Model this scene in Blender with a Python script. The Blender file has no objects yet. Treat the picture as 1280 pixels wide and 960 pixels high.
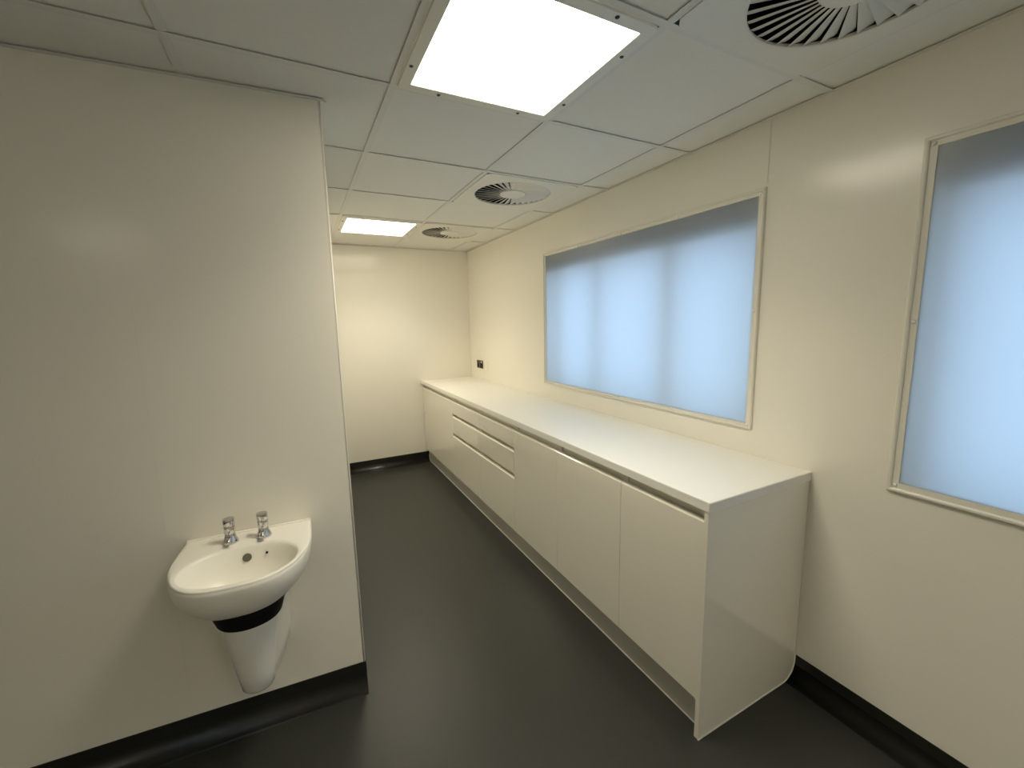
import bpy, bmesh, math, random
from math import sin, cos, pi, radians, atan2, hypot
from mathutils import Vector, Matrix
random.seed(4)
C = bpy.context.scene.collection

# ------------------------------------------------------------ materials
def mat(name, col, rough=.5, metal=0., coat=0., coat_rough=.1, spec=.5, noise=0., nscale=40., bump=0., bscale=200., col2=None):
    m = bpy.data.materials.new(name); m.use_nodes = True
    nt = m.node_tree; b = nt.nodes['Principled BSDF']
    b.inputs['Roughness'].default_value = rough
    b.inputs['Metallic'].default_value = metal
    b.inputs['Coat Weight'].default_value = coat
    b.inputs['Coat Roughness'].default_value = coat_rough
    b.inputs['Specular IOR Level'].default_value = spec
    tc = nt.nodes.new('ShaderNodeTexCoord')
    n = nt.nodes.new('ShaderNodeTexNoise'); n.inputs['Scale'].default_value = nscale; n.inputs['Detail'].default_value = 3
    nt.links.new(tc.outputs['Object'], n.inputs['Vector'])
    r = nt.nodes.new('ShaderNodeMix'); r.data_type = 'RGBA'
    c2 = col2 or tuple(max(0, c * (1 - noise)) for c in col)
    r.inputs[6].default_value = (*col, 1); r.inputs[7].default_value = (*c2, 1)
    nt.links.new(n.outputs['Fac'], r.inputs[0]); nt.links.new(r.outputs[2], b.inputs['Base Color'])
    if bump:
        n2 = nt.nodes.new('ShaderNodeTexNoise'); n2.inputs['Scale'].default_value = bscale; n2.inputs['Detail'].default_value = 2
        nt.links.new(tc.outputs['Object'], n2.inputs['Vector'])
        bp = nt.nodes.new('ShaderNodeBump'); bp.inputs['Strength'].default_value = bump; bp.inputs['Distance'].default_value = .002
        nt.links.new(n2.outputs['Fac'], bp.inputs['Height']); nt.links.new(bp.outputs['Normal'], b.inputs['Normal'])
    return m

def floor_mat():
    m = mat('vinyl_floor', (.030, .0315, .0265), rough=.42, spec=.5, noise=.18, nscale=2.2, bump=.12, bscale=260)
    nt = m.node_tree; b = nt.nodes['Principled BSDF']
    src = b.inputs['Base Color'].links[0].from_socket
    tc = nt.nodes.new('ShaderNodeTexCoord')
    v = nt.nodes.new('ShaderNodeTexVoronoi'); v.inputs['Scale'].default_value = 170
    nt.links.new(tc.outputs['Object'], v.inputs['Vector'])
    lt = nt.nodes.new('ShaderNodeMath'); lt.operation = 'LESS_THAN'; lt.inputs[1].default_value = .13
    nt.links.new(v.outputs['Distance'], lt.inputs[0])
    # only a few of the cells carry a pale quartz speck
    sep = nt.nodes.new('ShaderNodeSeparateColor'); nt.links.new(v.outputs['Color'], sep.inputs[0])
    g = nt.nodes.new('ShaderNodeMath'); g.operation = 'GREATER_THAN'; g.inputs[1].default_value = .9
    nt.links.new(sep.outputs[0], g.inputs[0])
    mu = nt.nodes.new('ShaderNodeMath'); mu.operation = 'MULTIPLY'
    nt.links.new(lt.outputs[0], mu.inputs[0]); nt.links.new(g.outputs[0], mu.inputs[1])
    mx = nt.nodes.new('ShaderNodeMix'); mx.data_type = 'RGBA'
    nt.links.new(mu.outputs[0], mx.inputs[0]); nt.links.new(src, mx.inputs[6]); mx.inputs[7].default_value = (.12, .125, .11, 1)
    nt.links.new(mx.outputs[2], b.inputs['Base Color'])
    return m

def emit(name, col, s):
    m = bpy.data.materials.new(name); m.use_nodes = True; nt = m.node_tree
    nt.nodes.remove(nt.nodes['Principled BSDF'])
    e = nt.nodes.new('ShaderNodeEmission'); e.inputs['Color'].default_value = (*col, 1); e.inputs['Strength'].default_value = s
    nt.links.new(e.outputs[0], nt.nodes['Material Output'].inputs[0]); return m

def frosted():
    m = bpy.data.materials.new('frosted_sheet'); m.use_nodes = True; nt = m.node_tree
    nt.nodes.remove(nt.nodes['Principled BSDF'])
    t = nt.nodes.new('ShaderNodeBsdfTranslucent'); t.inputs['Color'].default_value = (.86, .9, .92, 1)
    d = nt.nodes.new('ShaderNodeBsdfDiffuse'); d.inputs['Color'].default_value = (.42, .43, .42, 1)
    g = nt.nodes.new('ShaderNodeBsdfGlossy'); g.inputs['Roughness'].default_value = .3
    tc = nt.nodes.new('ShaderNodeTexCoord'); n = nt.nodes.new('ShaderNodeTexNoise'); n.inputs['Scale'].default_value = 350
    nt.links.new(tc.outputs['Object'], n.inputs['Vector'])
    bp = nt.nodes.new('ShaderNodeBump'); bp.inputs['Strength'].default_value = .05; bp.inputs['Distance'].default_value = .001
    nt.links.new(n.outputs['Fac'], bp.inputs['Height']); nt.links.new(bp.outputs[0], g.inputs['Normal'])
    m1 = nt.nodes.new('ShaderNodeMixShader'); m1.inputs[0].default_value = .28
    nt.links.new(t.outputs[0], m1.inputs[1]); nt.links.new(d.outputs[0], m1.inputs[2])
    m2 = nt.nodes.new('ShaderNodeMixShader'); m2.inputs[0].default_value = .04
    nt.links.new(m1.outputs[0], m2.inputs[1]); nt.links.new(g.outputs[0], m2.inputs[2])
    nt.links.new(m2.outputs[0], nt.nodes['Material Output'].inputs[0]); return m

M = dict(
    wall=mat('wall_cladding', (.885, .855, .765), rough=.19, spec=.45, noise=.02, nscale=1.5, bump=.015, bscale=18),
    trim=mat('white_plastic_trim', (.80, .775, .69), rough=.35),
    tile=mat('ceiling_tile', (.80, .795, .74), rough=.85, noise=.05, nscale=120, bump=.15, bscale=240),
    grid=mat('ceiling_grid_enamel', (.72, .72, .67), rough=.5),
    vent=mat('vent_enamel', (.76, .745, .67), rough=.42),
    lframe=mat('light_frame_enamel', (.78, .77, .70), rough=.4),
    dark=mat('plenum_black', (.012, .012, .01), rough=.9),
    screw=mat('dark_screw', (.06, .055, .05), rough=.35, metal=.6),
    floor=floor_mat(),
    skirt=mat('skirting_vinyl', (.017, .0175, .0145), rough=.30, noise=.2, nscale=3),
    gloss=mat('gloss_door', (.84, .81, .71), rough=.12, spec=.5, coat=.5, coat_rough=.03, noise=.02, nscale=2),
    carcass=mat('carcass_board', (.80, .77, .67), rough=.4),
    worktop=mat('worktop_laminate', (.87, .855, .79), rough=.33, noise=.02, nscale=3, bump=.03, bscale=400),
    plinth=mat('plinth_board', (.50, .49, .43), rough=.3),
    seal=mat('silicone_bead', (.82, .8, .73), rough=.3),
    ceramic=mat('white_ceramic', (.93, .905, .82), rough=.34, coat=0., coat_rough=.12, noise=.01, nscale=3),
    ceramic2=mat('white_ceramic_shroud', (.86, .85, .79), rough=.12, coat=.4, coat_rough=.05, noise=.01, nscale=3),
    chrome=mat('chrome', (.62, .60, .60), rough=.1, metal=1.),
    drain=mat('grey_overflow_insert', (.16, .155, .12), rough=.4, metal=.5),
    black=mat('black_rubber', (.006, .006, .006), rough=.6, spec=.2),
    socket=mat('brushed_dark_metal', (.10, .08, .05), rough=.35, metal=.7),
    white=mat('white_plastic', (.85, .82, .74), rough=.3),
    outer=mat('outer_frame_grey', (.22, .23, .24), rough=.5),
    mullion=mat('mullion_white', (.80, .84, .88), rough=.5),
    reveal=mat('reveal_board', (.75, .76, .76), rough=.6),
    led=emit('led_diffuser', (1., .905, .72), 8.3),
    frost=frosted(),
)

# ------------------------------------------------------------ helpers
def link(name, me, m, parent=None):
    o = bpy.data.objects.new(name, me); C.objects.link(o)
    if m is not None: me.materials.append(m)
    if parent is not None: o.parent = parent
    return o
def obj(name, bm, m, parent=None, smooth=False, bevel=0., seg=2):
    if bevel:
        bmesh.ops.bevel(bm, geom=list(bm.edges), offset=bevel, segments=seg, affect='EDGES', clamp_overlap=True)
    bmesh.ops.recalc_face_normals(bm, faces=bm.faces)
    me = bpy.data.meshes.new(name); bm.to_mesh(me); bm.free()
    if smooth:
        for p in me.polygons: p.use_smooth = True
    return link(name, me, m, parent)
def bx(bm, x0, x1, y0, y1, z0, z1):
    x0, x1 = sorted((x0, x1)); y0, y1 = sorted((y0, y1)); z0, z1 = sorted((z0, z1))
    v = [bm.verts.new(p) for p in ((x0,y0,z0),(x1,y0,z0),(x1,y1,z0),(x0,y1,z0),(x0,y0,z1),(x1,y0,z1),(x1,y1,z1),(x0,y1,z1))]
    for f in ((0,3,2,1),(4,5,6,7),(0,1,5,4),(1,2,6,5),(2,3,7,6),(3,0,4,7)): bm.faces.new([v[i] for i in f])
def box(name, dims, m, parent=None, bevel=0.):
    bm = bmesh.new(); bx(bm, *dims); return obj(name, bm, m, parent, bevel=bevel)
def prism(bm, pts, vec):
    vec = Vector(vec); a = [bm.verts.new(p) for p in pts]; b = [bm.verts.new(Vector(p) + vec) for p in pts]
    bm.faces.new(a); bm.faces.new(b[::-1]); n = len(a)
    for i in range(n): bm.faces.new([a[i], a[(i+1) % n], b[(i+1) % n], b[i]])
def loft(bm, rings, cap0=True, cap1=True, close=True):
    R = [[bm.verts.new(p) for p in r] for r in rings]; n = len(R[0])
    for a, b in zip(R, R[1:]):
        for i in range(n if close else n - 1): bm.faces.new([a[i], a[(i+1) % n], b[(i+1) % n], b[i]])
    if cap0: bm.faces.new(R[0][::-1])
    if cap1: bm.faces.new(R[-1])
    return R
def lathe(bm, prof, c=(0,0,0), n=24, mtx=None):
    rings = []
    for r, z in prof:
        ring = [Vector((r*cos(2*pi*i/n), r*sin(2*pi*i/n), z)) for i in range(n)]
        if mtx: ring = [mtx @ p for p in ring]
        rings.append([p + Vector(c) for p in ring])
    loft(bm, rings)
def tube(bm, pts, rad, n=8):
    pts = [Vector(p) for p in pts]; rings = []
    for i, p in enumerate(pts):
        t = (pts[min(i+1, len(pts)-1)] - pts[max(i-1, 0)]).normalized()
        u = t.orthogonal().normalized() if i == 0 else (u - t * u.dot(t)).normalized()
        w = t.cross(u); rings.append([p + (u*cos(2*pi*k/n) + w*sin(2*pi*k/n)) * rad for k in range(n)])
    loft(bm, rings)
def thing(name, label, cat, loc=(0,0,0), group=None):
    o = bpy.data.objects.new(name, None); C.objects.link(o); o.empty_display_size = .1
    o.location = loc; o['label'] = label; o['category'] = cat
    if group: o['group'] = group
    return o
def tag(o, label, cat, group=None):
    o['label'] = label; o['category'] = cat
    if group: o['group'] = group
    return o
def struct(o, label=None):
    o['kind'] = 'structure'
    if label: o['label'] = label
    return o
def sempty(name, label):
    o = bpy.data.objects.new(name, None); C.objects.link(o); struct(o, label); return o

# ------------------------------------------------------------ room measures (metres; right wall x=0, far wall y=0)
H = 2.2852; D = .5879; L = 3.610; XB = -4.6; YB = -6.6
SK = .105
PX, PY, PK = -1.610, -2.780, .06                      # corner of the partition and how far it runs askew
pt = Vector((1, -PK, 0)).normalized(); po = Vector((-PK, -1, 0)).normalized()   # along / out of the partition
def P(s, out, z): return Vector((PX, PY, 0)) + pt * s + po * out + Vector((0, 0, z))

struct(box('floor', (XB-.1, .1, YB-.1, .1, -.06, 0), M['floor']), 'dark grey-green speckled vinyl floor')

# walls
W1 = (-1.648, -3.332, 1.042, 2.002)                   # sheet of window 1: y0, y1, z0, z1
W2 = (-3.880, -5.56, .950, 2.002)
bm = bmesh.new(); T = .17
ys = [0.0, W1[0]-.004, W1[1]+.004, W2[0]-.004, W2[1]+.004, YB]
bx(bm, 0, T, ys[0]+.1, ys[1], 0, H+.02)
bx(bm, 0, T, ys[2], ys[3], 0, H+.02)
bx(bm, 0, T, ys[4], ys[5]-.1, 0, H+.02)
for w in (W1, W2):
    bx(bm, 0, T, w[0]-.004, w[1]+.004, 0, w[2]+.004); bx(bm, 0, T, w[0]-.004, w[1]+.004, w[3]-.004, H+.02)
struct(obj('wall_right', bm, M['wall']), 'cream clad wall with the two frosted windows')
struct(box('wall_far', (PX-.1, 0, 0, .1, 0, H+.02), M['wall']), 'cream clad wall at the far end')
bm = bmesh.new()
pts = [P(0,0,0), P(0,-.02,0), Vector((PX-.09, PY+.14, 0)), P(-3.02,-.1,0), P(-3.02,0,0)]
prism(bm, pts, (0,0,H+.0))
struct(obj('wall_left', bm, M['wall']), 'cream clad partition wall carrying the wash basin')
struct(box('wall_corridor', (PX-.09, PX, PY+.003+.02, 0, 0, H), M['wall']), 'return of the partition running to the far wall')
struct(box('wall_back', (XB, 0, YB-.1, YB, 0, H+.02), M['wall']))
struct(box('wall_outer', (XB-.1, XB, YB-.1, PY+.4, 0, H+.02), M['wall']))
# rounded cap on the partition's corner
bm = bmesh.new(); tube(bm, [P(-.0052,-.0032,SK), P(-.0052,-.0032,H)], .0048, 10)
struct(obj('trim_1', bm, M['trim'], smooth=True), 'thin white corner bead of the partition')
# cladding joints
struct(box('trim_2', (-.0012, 0, -3.361, -3.357, 2.046, H), M['trim']), 'thin panel joint above the long window')
bm = bmesh.new()
prism(bm, [P(-.601,-.001,SK), P(-.5992,-.001,SK), P(-.5992,.0004,SK), P(-.601,.0004,SK)], (0,0,1.58-SK))
struct(obj('trim_3', bm, M['trim']), 'thin panel joint of the partition above the basin')

# coved skirting: profile in (out from wall, height)
RC = .055
prof = [(-.004, SK), (.003, SK), (.003, RC+.006)] + [(.003+RC*(1-cos(a)), .0015+RC*(1-sin(a))) for a in [i*pi/2/10 for i in range(0, 11)]] + [(.062, -.004), (-.004, -.004)]
def skirting(name, a, b, out, label):
    a = Vector(a); b = Vector(b); out = Vector(out)
    bm = bmesh.new()
    loft(bm, [[p + out*o + Vector((0,0,z)) for o, z in prof] for p in (a, b)])
    o = obj(name, bm, M['skirt'])
    for p in o.data.polygons:
        if p.center.z < .06: p.use_smooth = True
    return struct(o, label)
skirting('baseboard_right', (0, YB, 0), (0, -L, 0), (-1, 0, 0), 'black coved skirting under the windows')
skirting('baseboard_far', (PX, 0, 0), (-D+.06, 0, 0), (0, -1, 0), 'black coved skirting at the far end')
skirting('baseboard_left', P(-3.0,0,0), P(0.003,0,0), po, 'black coved skirting under the wash basin')
struct(box('baseboard_corridor', (PX-.004, PX+.003, PY+.012, 0, 0, SK), M['skirt']))
skirting('baseboard_back', (0, YB, 0), (XB, YB, 0), (0, 1, 0), None)

# ------------------------------------------------------------ ceiling
xs = [0] + [-.2016 - .6*i for i in range(8)]; xs = [x for x in xs if x > XB] + [XB]
yr = [0] + [-.574 - .6*i for i in range(12)]; yr = [y for y in yr if y > YB] + [YB]
lights = [(-1.4016, -.8016, -3.574, -2.974), (-1.4016, -.8016, -1.174, -.574), (-3.8016, -3.2016, -5.974, -5.374), (-1.4016, -.8016, -5.974, -5.374)]
vents = [(-.8016, -.2016, -4.174, -3.574), (-.8016, -.2016, -2.374, -1.774), (-.8016, -.2016, -1.174, -.574)]
ceil = sempty('ceiling', 'suspended ceiling of pale tiles in a white grid')
special = {(round(a[0],2), round(a[2],2)) for a in lights + vents}
for i in range(len(xs)-1):
    for j in range(len(yr)-1):
        x1, x0, y1, y0 = xs[i], xs[i+1], yr[j], yr[j+1]
        if (round(x0,2), round(y0,2)) in special: continue
        if x1 <= PX and y0 >= PY + .25: continue
        ya, xa = y1, x0
        if x1 <= PX and y1 > PY + .25: ya = PY + .25
        if x1 > PX and y0 > PY and x0 < PX - .08: xa = PX - .08
        box('ceiling_tile', (xa+.004, x1-.004, y0+.004, ya-.004, H+.004, H+.019), M['tile'], ceil)
bm = bmesh.new(); g = .012
for x in xs[1:-1]:
    yend = 0 if x > PX else PY + .2
    bx(bm, x-g, x+g, YB, yend, H, H+.0015); bx(bm, x-.002, x+.002, YB, yend, H+.0015, H+.035)
for y in yr[1:-1]:
    xend = XB if y < PY + .2 else PX - .05
    bx(bm, xend, 0, y-g, y+g, H-.0004, H+.0011); bx(bm, xend, 0, y-.002, y+.002, H+.0011, H+.035)
obj('ceiling_grid', bm, M['grid'], ceil)
bm = bmesh.new(); w = .019                             # wall angle
bx(bm, -w, 0, YB, 0, H-.001, H+.0005); bx(bm, PX, 0, -w, 0, H-.001, H+.0005)

prism(bm, [P(-3,0,H-.001), P(.008,0,H-.001), P(.008,.016,H-.001), P(-3,.016,H-.001)], (0,0,.0015))
bx(bm, PX, PX+w, PY, 0, H-.001, H+.0005)
obj('wall_angle', bm, M['grid'], ceil)
box('soffit', (XB-.1, T, YB-.1, .1, H+.16, H+.2), M['dark'], ceil)   # the slab over the void

# ------------------------------------------------------------ LED panels
LAMP = 7.0
def led_panel(rect, label):
    x0, x1, y0, y1 = rect; cx, cy = (x0+x1)/2, (y0+y1)/2
    t = thing('ceiling_light', label, 'ceiling light', (cx, cy, H), 'square lit panels in the ceiling')
    ro, ri, z0, z1 = .290, .252, -.007, -.0012
    bm = bmesh.new()
    def sq(r, z, c): 
        out = []
        for sx, sy in ((1,1),(-1,1),(-1,-1),(1,-1)):
            a0 = atan2(sy, sx) - pi/4
            for k in range(5):
                a = a0 + k*pi/8
                out.append((sx*(r-c) + c*cos(a), sy*(r-c) + c*sin(a), z))
        return out
    loft(bm, [sq(ro, z1, .02), sq(ro, z0+.002, .02), sq(ro-.002, z0, .018), sq(ri+.001, z0, .003), sq(ri, z0+.001, .002), sq(ri, z1+.004, .002)], cap0=False, cap1=False)
    obj('frame', bm, M['lframe'], t)
    bm = bmesh.new(); bx(bm, -ri-.004, ri+.004, -ri-.004, ri+.004, -.002, .004)
    obj('diffuser', bm, M['led'], t)
    la = bpy.data.lights.new('panel_lamp', 'AREA'); la.shape = 'SQUARE'; la.size = .49; la.energy = LAMP; la.color = (1., .905, .72); la.spread = radians(118)
    lo = bpy.data.objects.new('panel_lamp', la); C.objects.link(lo); lo.location = (cx, cy, H-.004)
    box('housing', (-.297, .297, -.297, .297, .0045, .06), M['dark'], t)  # coloured black to put the shade into the gap round the frame
    for a, b in ((.152,.275),(-.152,.275),(.152,-.275),(-.152,-.275),(.275,.152),(.275,-.152),(-.275,.152),(-.275,-.152)):
        bm = bmesh.new(); lathe(bm, [(.0062, z0+.0005), (.006, z0-.0015), (.0035, z0-.003)], (a, b, 0), 12)
        obj('screw', bm, M['screw'], t)
    return t
led_panel(lights[0], 'large bright square ceiling light nearest the camera, between grid tiles')
led_panel(lights[1], 'small-looking bright ceiling light at the far end near the end wall')
led_panel(lights[2], 'bright square ceiling light behind the camera, seen only as reflections')

led_panel(lights[3], 'added square ceiling light, unseen behind the camera, in line with the two ahead')  # assumed panel, added to brighten the lower walls and cabinets
# ------------------------------------------------------------ swirl vents
NB = 34
def vent(rect, label):
    x0, x1, y0, y1 = rect; cx, cy = (x0+x1)/2 + .004, (y0+y1)/2
    t = thing('swirl_air_vent', label, 'air vent', (cx, cy, H), 'round swirl vents in square ceiling plates')
    R, r0, n = .232, .080, 68
    bm = bmesh.new(); zf = -.003
    def ring(r, z): return [(r*cos(2*pi*i/n), r*sin(2*pi*i/n), z) for i in range(n)]
    def sqr(r, z):
        o = []
        for i in range(n):
            a = 2*pi*i/n; k = r / max(abs(cos(a)), abs(sin(a))); o.append((k*cos(a), k*sin(a), z))
        return o
    loft(bm, [sqr(.2925, .004), sqr(.2925, zf+.001), sqr(.2915, zf), ring(R+.006, zf), ring(R+.001, zf+.0015), ring(R, zf+.004), ring(R+.002, .008)], cap0=False, cap1=False)
    obj('face_plate', bm, M['vent'], t)
    bm = bmesh.new()
    loft(bm, [ring(r0, .02), ring(r0, .0), ring(r0-.004, zf-.0005), ring(.02, zf-.001)])
    obj('hub', bm, M['vent'], t)
    bm = bmesh.new()                                  # open-bottomed dark plenum
    loft(bm, [ring(R+.003, .0078), ring(R+.004, .13)], cap0=False, cap1=True)
    obj('plenum', bm, M['dark'], t)
    beta = radians(21)
    for k in range(NB):
        a = 2*pi*(k+.35)/NB; er = Vector((cos(a), sin(a), 0)); et = Vector((-sin(a), cos(a), 0))
        bm = bmesh.new(); rr = []
        for r in (r0-.002, r0+.03, (r0+R)/2, R-.012, R-.0005):
            ch = 2*pi*r/NB*.97
            endf = 1.0 if r < R-.005 else .86
            lo = er*r + Vector((0,0,.0005)) ; dirv = (-et*cos(beta) + Vector((0,0,1))*sin(beta))
            hi = lo + dirv*ch*endf
            nrm = dirv.cross(er).normalized()*.0009
            mid = (lo+hi)/2 + nrm*1.6
            rr.append([lo-nrm, mid-nrm, hi-nrm, hi+nrm, mid+nrm, lo+nrm])
        loft(bm, rr)
        obj('blade', bm, M['vent'], t)
    return t
vent(vents[0], 'largest-looking round swirl vent, cut by the top edge of the photo')
vent(vents[1], 'middle round swirl vent in a square plate before the long window')
vent(vents[2], 'farthest small-looking round swirl vent beside the far ceiling light')

# ------------------------------------------------------------ base units
FX = -.579                                            # door faces
ZT, ZB = .830, .147
GR = 'glossy cream base units under the worktop'
def unit(y0, y1, fronts, name, label, cat='cabinet'):
    yc = (y0+y1)/2; t = thing(name, label, cat, (-.29, yc, 0), GR)
    hw = abs(y1-y0)/2
    def lx(x): return x + .29
    bm = bmesh.new()
    bx(bm, lx(-.546), lx(-.012), -hw+.0005, hw-.0005, .150, .868)
    for s in (-1, 1): bx(bm, lx(-.5555), lx(-.546), s*(hw-.0008), s*(hw-.016), .150, .868)
    obj('carcass', bm, M['carcass'], t)
    for nm, z0, z1 in fronts:
        bm = bmesh.new(); y_ = -hw+.0014
        prism(bm, [(lx(FX), y_, z0+.001), (lx(FX+.001), y_, z0), (lx(-.556), y_, z0), (lx(-.556), y_, z1+.001), (lx(FX+.007), y_, z1), (lx(FX), y_, z1-.0055)], (0, 2*(hw-.0014), 0))
        obj(nm, bm, M['gloss'], t)
    return t
draws = [('drawer_front', .722, ZT), ('drawer_front', .543, .691), ('drawer_front', ZB, .512)]
door = [('door', ZB, ZT)]
unit(-.020, -.985, door, 'base_cabinet', 'wide plain-fronted base unit at the far end against the end wall')
unit(-.985, -1.580, draws, 'drawer_cabinet', 'farther three-drawer base unit, next to the plain far unit')
unit(-1.580, -2.176, draws, 'drawer_cabinet', 'nearer three-drawer base unit, just before the tall doors')
unit(-2.176, -2.676, door, 'base_cabinet', 'single-door base unit directly beside the drawers')
unit(-2.676, -3.177, door, 'base_cabinet', 'middle single-door base unit, second door from the near end')
unit(-3.177, -3.5915, door, 'base_cabinet', 'nearest single-door base unit, touching the white end panel')

# worktop with a softly rounded front arris
bm = bmesh.new(); bx(bm, -D, -.0005, -3.614, -.001, .8695, .9045)
wt = obj('worktop', bm, M['worktop'], bevel=.0018)
tag(wt, 'long off-white laminate worktop running under the window to the far wall', 'worktop')
# upright end panel, scribed round the cove
t = thing('end_panel', 'pale upright end panel closing the near end of the cabinets', 'cabinet panel', (-.29, -3.60, 0))
arc = [(-.004 - .075*(1-cos(a)), .003 + .075*(1-sin(a))) for a in [i*pi/2/10 for i in range(11)]]
out = [(-.5855, .001)] + [(x, z) for x, z in arc[::-1]] + [(-.004, .8692), (-.5855, .8692)]
bm = bmesh.new(); prism(bm, [(x+.29, -.010, z) for x, z in out], (0, .018, 0))
obj('panel', bm, M['gloss'], t, bevel=.0008)
bm = bmesh.new(); tube(bm, [(x+.29, -.0105, z+.001) for x, z in [(-.586,.001)]+arc[::-1]+[(-.004,.11)]], .0028, 6)
obj('sealant_bead', bm, M['seal'], t, smooth=True)['label'] = 'pale silicone bead along the floor'
# plinth
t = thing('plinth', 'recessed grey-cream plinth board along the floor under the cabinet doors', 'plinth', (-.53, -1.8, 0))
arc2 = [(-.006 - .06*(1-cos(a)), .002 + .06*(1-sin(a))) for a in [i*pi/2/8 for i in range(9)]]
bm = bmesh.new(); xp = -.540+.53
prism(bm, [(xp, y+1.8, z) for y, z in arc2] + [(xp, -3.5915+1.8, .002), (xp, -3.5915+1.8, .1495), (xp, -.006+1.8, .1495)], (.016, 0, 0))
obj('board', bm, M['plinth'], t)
bm = bmesh.new(); tube(bm, [(xp-.001, y+1.8, z) for y, z in arc2 + [(-3.59, .002)]], .0032, 6)
obj('sealant_bead', bm, M['seal'], t, smooth=True)['label'] = 'pale silicone bead along the floor'

# sockets on the right wall above the far end of the worktop
t = thing('double_socket', 'dark metal double wall socket above the far end of the worktop', 'socket', (0, -.277, 1.067))
box('face_plate', (-.008, 0, -.078, .078, -.043, .043), M['socket'], t, bevel=.002)
for s in (-1, 1):
    box('socket_outlet', (-.0095, -.007, s*.038-.021, s*.038+.021, -.034, .012), M['black'], t, bevel=.001)
    box('rocker_switch', (-.012, -.007, s*.052-.008, s*.052+.008, .016, .034), M['white'] if s < 0 else M['black'], t, bevel=.001)
t = thing('blanking_plate', 'small white square wall plate to the right of the dark socket', 'wall plate', (.001, -.443, 1.067))
box('face_plate', (-.007, 0, -.043, .043, -.043, .043), M['white'], t, bevel=.002)
for s in (-1, 1):
    bm = bmesh.new(); lathe(bm, [(.003, 0), (.003, .001)], mtx=Matrix.Rotation(-pi/2, 3, 'Y'), c=(-.007, s*.03, 0), n=10); obj('screw', bm, M['trim'], t)

# ------------------------------------------------------------ windows
def window(name, w, caps, label, mull, ztop, wr, wl, wt_, wb):
    y0, y1, z0, z1 = w
    root = sempty(name, label)
    bm = bmesh.new()
    v = [bm.verts.new(p) for p in ((-.003,y0+.01,z0-.01),(-.003,y1-.01,z0-.01),(-.003,y1-.01,z1+.01),(-.003,y0+.01,z1+.01))]; bm.faces.new(v)
    obj('frosted_pane', bm, M['frost'], root)['label'] = 'frosted daylight sheet'
    # flat inner strip, then a raised rounded bead, mitred at the corners
    Y0, Y1, Z0, Z1 = y0+wl, y1-wr, z0-wb, z1+wt_
    def rect(fy, x): 
        f = fy
        return [(x, y0+(Y0-y0)*f, z0+(Z0-z0)*f), (x, y1+(Y1-y1)*f, z0+(Z0-z0)*f), (x, y1+(Y1-y1)*f, z1+(Z1-z1)*f), (x, y0+(Y0-y0)*f, z1+(Z1-z1)*f)]
    bm = bmesh.new()
    loft(bm, [rect(0,-.0032), rect(0,-.006), rect(.55,-.0065), rect(.58,-.011), rect(.68,-.0135), rect(.86,-.0135), rect(.97,-.010), rect(1,-.0002)], cap0=False, cap1=False)
    obj('window_frame', bm, M['trim'], root)
    for y, z in caps:
        bm = bmesh.new(); lathe(bm, [(.0065, 0), (.006, .003), (.003, .005)], mtx=Matrix.Rotation(-pi/2, 3, 'Y'), c=(-.0062, y, z), n=12)
        obj('screw_cap', bm, M['white'], root, smooth=True)
    # the real outer window, set back in the reveal
    bm = bmesh.new(); xo = T-.04
    f = .045
    bx(bm, xo, xo+.04, y0, y1, ztop, z1-.004); bx(bm, xo, xo+.04, y0, y1, z0+.004, z0+.015)
    bx(bm, xo, xo+.04, y0+.004, y0-.02, z0, z1); bx(bm, xo, xo+.04, y1-.004, y1+.02, z0, z1)
    bx(bm, .045, xo, y0-.004, y1+.004, ztop, z1-.004)       # blind box under the head of the reveal
    obj('outer_frame', bm, M['outer'], root)
    for ym, wd in mull: box('mullion', (.085, xo+.02, ym-wd/2, ym+wd/2, z0+.004, ztop), M['mullion'], root)
    # portal so the sky is sampled through the opening
    ld = bpy.data.lights.new('sky_portal', 'AREA'); ld.shape = 'RECTANGLE'; ld.size = abs(y1-y0); ld.size_y = z1-z0
    try: ld.cycles.is_portal = True
    except Exception: pass
    lo = bpy.data.objects.new('sky_portal', ld); C.objects.link(lo)
    lo.location = (T+.005, (y0+y1)/2, (z0+z1)/2); lo.rotation_euler = (0, pi/2, 0); lo.rotation_euler = (pi/2, 0, pi/2)
    return root
c1 = []
for y in (-2.07, -2.495, -2.915): c1 += [(y, W1[3]+.008), (y, W1[2]-.007)]
c1 += [(W1[1]-.008, 1.534), (W1[0]+.007, 1.53)] + [(a, b) for a in (W1[0]+.006, W1[1]-.008) for b in (W1[2]-.006, W1[3]+.007)]
window('window_1', W1, c1, 'long frosted window above the worktop', [(-1.80,.05), (-2.27,.06), (-2.86,.09)], 1.87, .030, .026, .028, .022)
c2 = [(W2[0]+.009, 1.483), (W2[0]+.009, W2[2]-.008), (W2[0]+.009, W2[3]+.008)]
for y in (-4.30, -4.72, -5.14): c2 += [(y, W2[3]+.008), (y, W2[2]-.007)]
window('window_2', W2, c2, 'nearer frosted window cut by the right edge of the photo', [(-3.93,.05), (-4.75,.08), (-5.3,.06)], 1.86, .032, .032, .030, .033)

# ------------------------------------------------------------ wash basin
S0 = -.349; Z0 = .7765
sink = thing('wash_basin', 'small white D-shaped ceramic wash basin fixed to the partition', 'wash basin', tuple(P(S0, 0, 0)))
rotz = atan2(pt.y, pt.x); sink.rotation_euler = (0, 0, rotz)
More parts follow.
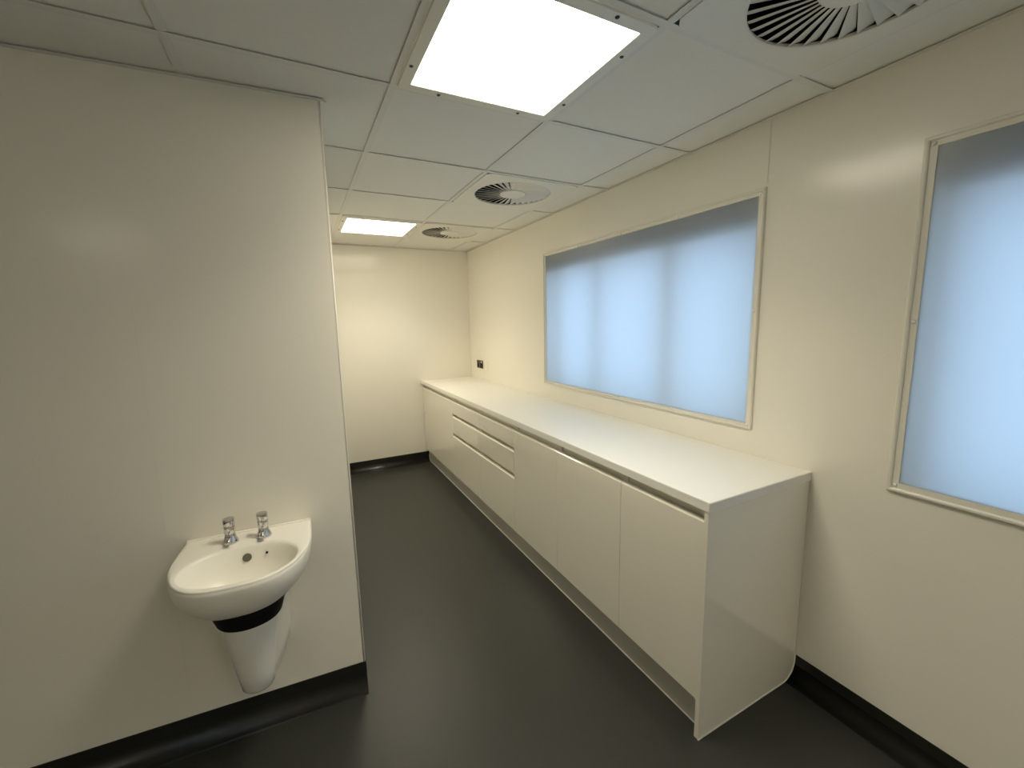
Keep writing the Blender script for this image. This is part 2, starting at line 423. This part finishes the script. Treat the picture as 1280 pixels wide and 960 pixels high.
# local frame of the basin: X along the wall, -Y out of the wall
def interp(tab, v):
    for (a, b), (c, d) in zip(tab, tab[1:]):
        if a <= v <= c: return b + (d-b)*(v-a)/(c-a)
    return tab[-1][1]
NA = 96
def outline(scale_w, depth, back=0.0, corner=.012):
    """D outline: straight back on the wall, short straight sides, elliptical front"""
    hw = .2005*scale_w; hb = .195*scale_w; st = .13*min(1, depth/.385*1.0); pts = []
    n = NA
    nf = int(n*.62); ns = int(n*.09); nb = n - nf - 2*ns
    for i in range(nf):                       # front ellipse from right to left
        a = pi*i/(nf)
        e = .73
        cx = cos(a); sy = sin(a)
        pts.append((hw*abs(cx)**e*(1 if cx >= 0 else -1), -(st + (depth-st)*sy**.92)))
    for i in range(ns): pts.append((-hw + (hw-hb)*(i/ns)**1.3, -(st + (back-st)*i/ns)))
    for i in range(nb): pts.append((-hb + 2*hb*i/nb, -back))
    for i in range(ns): pts.append((hw - (hw-hb)*(1-i/ns)**1.3, -(back + (st-back)*i/ns)))
    return pts
def bowl_ring(k, shift=0.):
    """inner rings aligned by index with the outline; k=1 lip, k<1 towards the bottom"""
    pts = []; o = outline(1, .385)
    cx, cy = 0., -.238 + shift
    for x, y in o:
        a = atan2((y-cy)/.118, (x-cx)/.163)
        rx, ry = .163*k, .118*k
        e = .93
        X = rx*abs(cos(a))**e*(1 if cos(a) >= 0 else -1); Y = ry*abs(sin(a))**e*(1 if sin(a) >= 0 else -1)
        pts.append((cx + X, cy + Y))
    return pts
def zr(pts, z): return [(x, y, z) for x, y in pts]
def mixr(a, b, f): return [(p[0]*(1-f)+q[0]*f, p[1]*(1-f)+q[1]*f) for p, q in zip(a, b)]
bm = bmesh.new()
ou = outline(1, .385)
rings = []
for sw, dp, z in ((.30, .235, Z0-.150), (.46, .285, Z0-.146), (.60, .312, Z0-.136), (.76, .340, Z0-.118), (.90, .366, Z0-.088), (.965, .379, Z0-.060), (.995, .385, Z0-.032), (1.0, .386, Z0-.014), (.997, .385, Z0-.005), (.987, .381, Z0-.0008)):
    rings.append(zr(outline(sw, dp), z))
b1 = bowl_ring(1.0)
rings.append(zr(mixr(ou, b1, .12), Z0)); rings.append(zr(mixr(ou, b1, .5), Z0-.0005)); rings.append(zr(mixr(ou, b1, .88), Z0-.001))
for k, dz, sh in ((1.0, .003, 0), (.975, .009, 0), (.945, .022, 0), (.90, .045, 0), (.83, .072, .0), (.70, .096, 0), (.5, .110, 0), (.28, .117, 0), (.12, .119, 0)):
    rings.append(zr(bowl_ring(k, sh), Z0-dz))
loft(bm, rings)
o = obj('basin', bm, M['ceramic'], sink, smooth=True)
# upstand ledge of the tap deck against the wall
bm = bmesh.new(); bx(bm, -.1955, .1955, -.016, .001, Z0-.004, Z0+.004)
obj('back_ledge', bm, M['ceramic'], sink, bevel=.0035, smooth=True)
# overflow and chain hole in the back wall of the bowl
def disc(name, x, y, z, r, th, m, nrm):
    bm = bmesh.new(); q = Vector((0,0,1)).rotation_difference(Vector(nrm).normalized()).to_matrix()
    lathe(bm, [(r, -.004), (r, th*.4), (r*.82, th), (r*.3, th*.5)], c=(x, y, z), n=24, mtx=q)
    return obj(name, bm, m, sink, smooth=False)
disc('overflow', 0.0, -.1335, Z0-.040, .0135, .002, M['drain'], (0, -1, .32))
disc('chain_hole', .060, -.140, Z0-.033, .0038, .0012, M['black'], (.1, -1, .35))
disc('waste', 0.0, -.238, Z0-.118, .021, .002, M['chrome'], (0, 0, 1))
# black collar and half pedestal
def ushape(w, d, z, wb=None, n=24):
    """U section: nose half-width w, depth d, half-width at the wall wb"""
    wb = wb or w; pts = [(wb, 0, z), (wb*.6+w*.4, -(d-w)*.5, z)]
    for i in range(n+1):
        a = pi*i/n; pts.append((w*cos(a), -(d-w*.9) - w*.9*sin(a), z))
    pts += [(-(wb*.6+w*.4), -(d-w)*.5, z), (-wb, 0, z)]
    return pts
bm = bmesh.new(); loft(bm, [ushape(.089, .264, Z0-.222, .1), ushape(.0955, .272, Z0-.212, .102), ushape(.103, .280, Z0-.185, .106), ushape(.107, .284, Z0-.130, .108)])
obj('collar', bm, M['black'], sink)['label'] = 'black collar between bowl and pedestal'
bm = bmesh.new(); rr = []
for z, w, d, wb in ((.324, .026, .226, .062), (.317, .037, .240, .070), (.318, .044, .250, .076), (.326, .0480, .257, .080), (.38, .056, .262, .085), (.45, .067, .266, .090), (.52, .080, .268, .096), (.555, .0865, .269, .099), (.568, .0885, .270, .101)):
    rr.append([(x + .006*max(0, (.568-z)/.25), y, zz) for x, y, zz in ushape(w, d, z, wb)])
loft(bm, rr)
obj('half_pedestal', bm, M['ceramic2'], sink, smooth=True)['label'] = 'tapered white half pedestal'
# taps
def tap(x, label):
    q = P(S0, 0, 0) + pt*x + po*.073
    t = thing('basin_tap', label, 'tap', (q.x, q.y, Z0-.0005), 'pair of chrome taps on the wash basin'); t.rotation_euler = (0, 0, rotz)
    bm = bmesh.new(); lathe(bm, [(.0235, 0), (.0245, .003), (.0235, .007), (.0195, .016), (.0165, .026), (.0155, .032)], n=32)
    obj('base', bm, M['chrome'], t, smooth=True)
    bm = bmesh.new(); lathe(bm, [(.0150, .030), (.0148, .036), (.0168, .038), (.0168, .060), (.0160, .062), (.0172, .064), (.0176, .082), (.0165, .086), (.009, .0875)], n=32)
    o = obj('push_head', bm, M['chrome'], t, smooth=True); 
    bm = bmesh.new(); tube(bm, [(0, -.008, .018), (0, -.024, .020), (0, -.037, .017), (0, -.041, .010)], .0085, 14)
    obj('spout', bm, M['chrome'], t, smooth=True)
    return t
tap(-.053, 'left of the two short chrome taps on the wash basin')
tap(.047, 'right of the two short chrome taps on the wash basin')
for o in bpy.data.objects:                              # keep crisp arrises on smooth lathed parts
    if o.type == 'MESH' and o.data.polygons and o.data.polygons[0].use_smooth and o.name.split('.')[0] in ('base','push_head','half_pedestal','back_ledge'):
        md = o.modifiers.new('edges', 'EDGE_SPLIT'); md.split_angle = radians(50)

# ------------------------------------------------------------ daylight
wd = bpy.data.worlds.new('sky'); bpy.context.scene.world = wd; wd.use_nodes = True; nt = wd.node_tree
bg = nt.nodes['Background']; bg.inputs['Strength'].default_value = 1.68
tc = nt.nodes.new('ShaderNodeTexCoord'); sx = nt.nodes.new('ShaderNodeSeparateXYZ'); nt.links.new(tc.outputs['Generated'], sx.inputs[0])
mr = nt.nodes.new('ShaderNodeMapRange'); mr.inputs[1].default_value = -.3; mr.inputs[2].default_value = .5; nt.links.new(sx.outputs['Z'], mr.inputs[0])
cr = nt.nodes.new('ShaderNodeValToRGB'); cr.color_ramp.elements[0].color = (.54, .75, 1.0, 1); cr.color_ramp.elements[1].color = (.46, .70, 1.0, 1)
nt.links.new(mr.outputs[0], cr.inputs[0]); nt.links.new(cr.outputs[0], bg.inputs['Color'])

# ------------------------------------------------------------ camera
yaw, pitch, roll = -.4685, -.1455, -.0215
f = Vector((-sin(yaw)*cos(pitch), cos(yaw)*cos(pitch), sin(pitch))); r = Vector((cos(yaw), sin(yaw), 0)); u = r.cross(f)
r2 = r*cos(roll) + u*sin(roll); u2 = -r*sin(roll) + u*cos(roll)
cd = bpy.data.cameras.new('camera'); cam = bpy.data.objects.new('camera', cd); C.objects.link(cam)
cd.sensor_width = 36; cd.sensor_fit = 'HORIZONTAL'; cd.lens = 525.6224/1280*36; cd.clip_start = .02
mw = Matrix((( r2.x, u2.x, -f.x, -1.7532), (r2.y, u2.y, -f.y, -4.4925), (r2.z, u2.z, -f.z, 1.5083), (0,0,0,1)))
cam.matrix_world = mw
sc = bpy.context.scene; sc.camera = cam
vs = sc.view_settings; vs.view_transform = 'Standard'; vs.look = 'None'; vs.exposure = 0; vs.gamma = 1; vs.use_curve_mapping = False
sc.cycles.max_bounces = 12; sc.cycles.diffuse_bounces = 8
